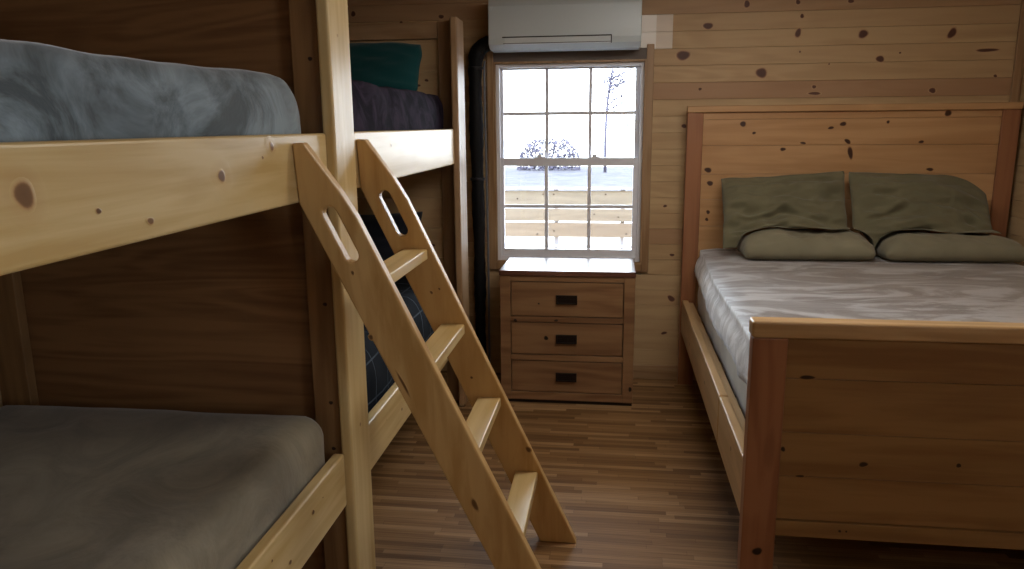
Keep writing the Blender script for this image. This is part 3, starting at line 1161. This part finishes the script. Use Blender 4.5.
def lean_right(p, u, v):
    # right side slumps down and forward
    s = max(0, u - .35) / .65
    p.z -= .10 * s * s * (.5 + .5 * v)
    p.y -= .05 * s * s
    return over_low(p)


tag(obj_bm('pillow', pillow(.69, .51, .14, 8, place((.955, 4.430, 1.125), 58, 0, -1.0), .034, (.8, 2.4), ear=.04, post=lean_left, n=72, rc=.02, folds=[(-.95, -.25, .05, .12, .026, .018), (-.1, .1, .98, -.30, .022, .016), (-.9, -.62, .1, -.28, .024, .016), (-.2, -.35, .85, -.62, .022, .015), (-.7, .35, -.1, .55, .010, .02), (.3, .75, .6, .2, .009, .02)]), M_olive, loc=(.97, 4.45, .95)),
    'dark olive pillow leaning on the headboard, nearer the window', 'pillow', GP)
tag(obj_bm('pillow', pillow(.735, .50, .14, 11, place((1.674, 4.430, 1.110), 58, 0, -2.0), .032, (.8, 2.4), ear=.04, post=lean_right, n=72, rc=.03, folds=[(-.98, -.25, -.2, .25, .024, .018), (-.95, -.62, .1, -.35, .018, .016), (.0, -.45, .95, -.72, .014, .016), (-.5, .45, .5, .25, .010, .022), (.45, .5, .9, -.3, .022, .02), (.6, .1, .98, -.55, .014, .015)]), M_olive, loc=(1.67, 4.45, .95)),
    'dark olive pillow leaning on the headboard, its outer corner slumped', 'pillow', GP)

# ------------------------------------------------------------------ outdoors
def ground_mat():
    m, nt, b = new_mat('yard_ground')
    L = nt.links.new
    tc = N(nt, 'ShaderNodeTexCoord')
    n = N(nt, 'ShaderNodeTexNoise')
    n.inputs['Scale'].default_value = 1.6
    n.inputs['Detail'].default_value = 8
    n.inputs['Roughness'].default_value = .8
    L(tc.outputs['Object'], n.inputs['Vector'])
    leaf = ramp(nt, n.outputs[0], [(.40, lin('#18161c')), (.60, lin('#423e48'))])
    sep = N(nt, 'ShaderNodeSeparateXYZ')
    L(tc.outputs['Object'], sep.inputs[0])
    n2 = N(nt, 'ShaderNodeTexNoise')
    n2.inputs['Scale'].default_value = .3
    L(tc.outputs['Object'], n2.inputs['Vector'])
    e = math_n(nt, 'ADD', sep.outputs[1], math_n(nt, 'MULTIPLY', n2.outputs[0], 4.0))
    fac = math_n(nt, 'GREATER_THAN', e, 25.0)
    L(mixc(nt, fac, lin('#b8b6b4'), leaf), b.inputs['Base Color'])
    b.inputs['Roughness'].default_value = 1
    return m


mb = MB()
gv = [[mb.v((x, y, -.45 + (0 if y < 30 else 0))) for x in (-45, 0, 45)] for y in (4.9, 12, 24, 39)]
for j in range(3):
    for i in range(2):
        mb.f([gv[j][i], gv[j][i + 1], gv[j + 1][i + 1], gv[j + 1][i]])
tag(mb.build('ground', ground_mat()), kind='structure')
M_deck = wood('weathered_board', '#7d776c', '#6f6a60', 'X', .7)
mb = MB()
for i in range(13):
    mb.box(-4, 4, 4.9 + i * .145, 5.035 + i * .145, -.13, -.10)
tag(mb.build('deck_floor', M_deck), kind='structure')
rg = thing('deck_railing', (0, 6.6, -.1), 'weathered wooden deck railing of wide horizontal boards outside the window', 'railing')
for z0, z1, sd in ((.925, 1.048, 1), (.788, .893, 2), (.648, .772, 3)):
    mb = MB()
    mb.box(-4, 4, 6.55, 6.575, z0, z1, tone=sd * .06)
    for k in range(10):
        mb.disc((rnd.uniform(-1.6, 1.2), 6.55, rnd.uniform(z0 + .02, z1 - .02)), (1, 0, 0), (0, 0, 1), .012, .009, strength=.7)
    mb.build('board', M_deck, rg)
MB().box(-4, 4, 6.53, 6.60, 1.062, 1.076).build('top_rail', plain('gray_rail', '#9a9aa2', .7), rg)
MB().box(-4, 4, 6.54, 6.59, .558, .58).build('bottom_rail', plain('gray_rail_low', '#9a9aa2', .7), rg)
for i, x in enumerate((-3.2, -1.85, -.485, .085, 1.6, 3.2)):
    MB().box(x - .018, x + .018, 6.576, 6.612, -.1, 1.061).build('baluster', plain('gray_post', '#8d8d96', .7) if i == 0 else bpy.data.materials['gray_post'], rg)


def leaf_quads(mb, n, fn, size, rr):
    for _ in range(n):
        c = Vector(fn(rr))
        a = Vector((rr.gauss(0, 1), rr.gauss(0, 1), rr.gauss(0, 1))).normalized()
        b = a.orthogonal().normalized()
        s = size * rr.uniform(.6, 1.3)
        mb.f([mb.v(c + a * s), mb.v(c + b * s * .5), mb.v(c - a * s), mb.v(c - b * s * .5)])


M_twig = plain('winter_foliage', '#4a4654', .9, noise_amt=.3, nscale=2)
rr = random.Random(4)


def in_bush(r):
    x = r.uniform(-1.45, 1.45)
    h = 1.45 * (1 - (abs(x) / 1.6) ** 4)
    return (-3.0 + x, 36 + r.uniform(-.6, .6), -.45 + abs(r.random()) * h)


sh = thing('shrub', (-3.0, 36, -.45), 'gray bare shrub across the yard seen through the window', 'shrub')
mb = MB()
leaf_quads(mb, 2200, in_bush, .08, rr)
tag(mb.build('foliage', M_twig, sh), kind='stuff')
mb = MB()
for k in range(9):
    x = rr.uniform(-1, 1)
    mb.tube([(-3 + x * .3, 36, -.45), (-3 + x * .7, 36, .2), (-3 + x, 36 + rr.uniform(-.2, .2), .8)], [.03, .02, .008], 6)
mb.build('stem', M_twig, sh)
tr = thing('tree', (.12, 34, -.45), 'slender bare tree across the yard seen through the upper right panes', 'tree')
mb = MB()
mb.tube([(-.36, 34, -.45), (-.38, 34, 1.2), (-.30, 34, 2.6), (-.1, 34, 4.0), (.1, 34, 5.6)], [.07, .06, .05, .035, .02], 8)
ends = []
for k in range(26):
    z = rr.uniform(1.4, 3.6)
    s = Vector((-.3 + max(0, z - 2.6) * .13, 34, z))
    e = s + Vector((rr.uniform(-.5, 1.9), rr.uniform(-.6, .6), rr.uniform(.0, .8)))
    mb.tube([s, (s + e) / 2 + Vector((0, 0, .1)), e], [.025, .016, .006], 5)
    ends.append((s, e))
mb.build('trunk', M_twig, tr)
mb = MB()


def near_br(r):
    s, e = r.choice(ends)
    return s.lerp(e, r.uniform(.3, 1.05)) + Vector((r.gauss(0, .16), r.gauss(0, .16), r.gauss(0, .16)))


leaf_quads(mb, 1500, near_br, .055, rr)
tag(mb.build('foliage', M_twig, tr), kind='stuff')

# ------------------------------------------------------------------ light
w = bpy.data.worlds.new('overcast_sky')
S.world = w
w.use_nodes = True
nt = w.node_tree
bg = nt.nodes['Background']
tc = N(nt, 'ShaderNodeTexCoord')
sep = N(nt, 'ShaderNodeSeparateXYZ')
nt.links.new(tc.outputs['Generated'], sep.inputs[0])
nt.links.new(ramp(nt, sep.outputs[2], [(.0, (.86, .93, 1.0)), (.5, (.74, .86, 1.0))]), bg.inputs[0])
bg.inputs[1].default_value = SKY


def portal(name, loc, rot, sx, sy):
    L = bpy.data.lights.new(name, 'AREA')
    L.shape = 'RECTANGLE'
    L.size, L.size_y = sx, sy
    L.cycles.is_portal = True
    o = bpy.data.objects.new(name, L)
    o.location = loc
    o.rotation_euler = rot
    C.objects.link(o)


portal('window_daylight', ((WX0 + WX1) / 2, YB + .15, (WZ0 + WZ1) / 2), (math.radians(-90), 0, 0), WX1 - WX0, WZ1 - WZ0)
portal('window_daylight', (XR + .15, (RY0 + RY1) / 2, (RZ0 + RZ1) / 2), (0, math.radians(90), 0), RZ1 - RZ0, RY1 - RY0)

# two unseen ceiling panels added as fill light, above and behind the view
def fill_mat(name, k):
    m, nt, b = new_mat(name)
    b.inputs['Emission Color'].default_value = (1.0, .95, .87, 1)
    b.inputs['Emission Strength'].default_value = k
    return m


m_fills = [fill_mat('fill_diffuser', FILL), fill_mat('dim_fill_diffuser', FILL * .62)]
for LX, LY, lab in ((.60, 2.95, 'flush white fill-light panel added out of view above the aisle beside the large bed'), (.9, -.7, 'flush white fill-light panel added out of view behind the camera')):
    cl = thing('ceiling_light', (LX, LY, ZC), lab, 'fill light')  # fill panel added out of view
    mb = MB()
    for a, b, c, d in ((-.64, -.60, -.34, .34), (.60, .64, -.34, .34), (-.60, .60, -.34, -.30), (-.60, .60, .30, .34)):
        mb.box(LX + a, LX + b, LY + c, LY + d, ZC - .03, ZC)
    mb.build('fill_panel_frame', M_vinyl, cl, bevel=.004)
    mb = MB()
    mb.box(LX - .60, LX + .60, LY - .30, LY + .30, ZC - .13, ZC - .015)
    mb.build('fill_panel_diffuser', m_fills[0 if LY > 0 else 1], cl)

# ------------------------------------------------------------------ camera
f_px, yaw, pitch, roll = 759.44, -.132764, -.206146, .008978
cy_, sy_, cp, sp = math.cos(yaw), math.sin(yaw), math.cos(pitch), math.sin(pitch)
fwd = Vector((sy_ * cp, cy_ * cp, sp))
rt = Vector((cy_, -sy_, 0))
dn = fwd.cross(rt)
c_, s_ = math.cos(roll), math.sin(roll)
r2 = rt * c_ + dn * s_
d2 = dn * c_ - rt * s_
cam = bpy.data.cameras.new('camera')
cam.sensor_fit = 'HORIZONTAL'
cam.sensor_width = 36
cam.lens = f_px / 1024 * 36
cam.clip_start = .02
cam.clip_end = 300
co = bpy.data.objects.new('camera', cam)
co.matrix_world = Matrix(((r2.x, -d2.x, -fwd.x, 0), (r2.y, -d2.y, -fwd.y, 0), (r2.z, -d2.z, -fwd.z, 1.6), (0, 0, 0, 1)))
C.objects.link(co)
S.camera = co

S.view_settings.view_transform = 'Standard'
S.view_settings.look = 'None'
S.view_settings.gamma = 1
S.view_settings.use_curve_mapping = False
S.view_settings.exposure = EXPO
S.cycles.max_bounces = 10
S.cycles.diffuse_bounces = 6
S.cycles.transparent_max_bounces = 12
S.cycles.use_denoising = True
S.cycles.sample_clamp_indirect = 8
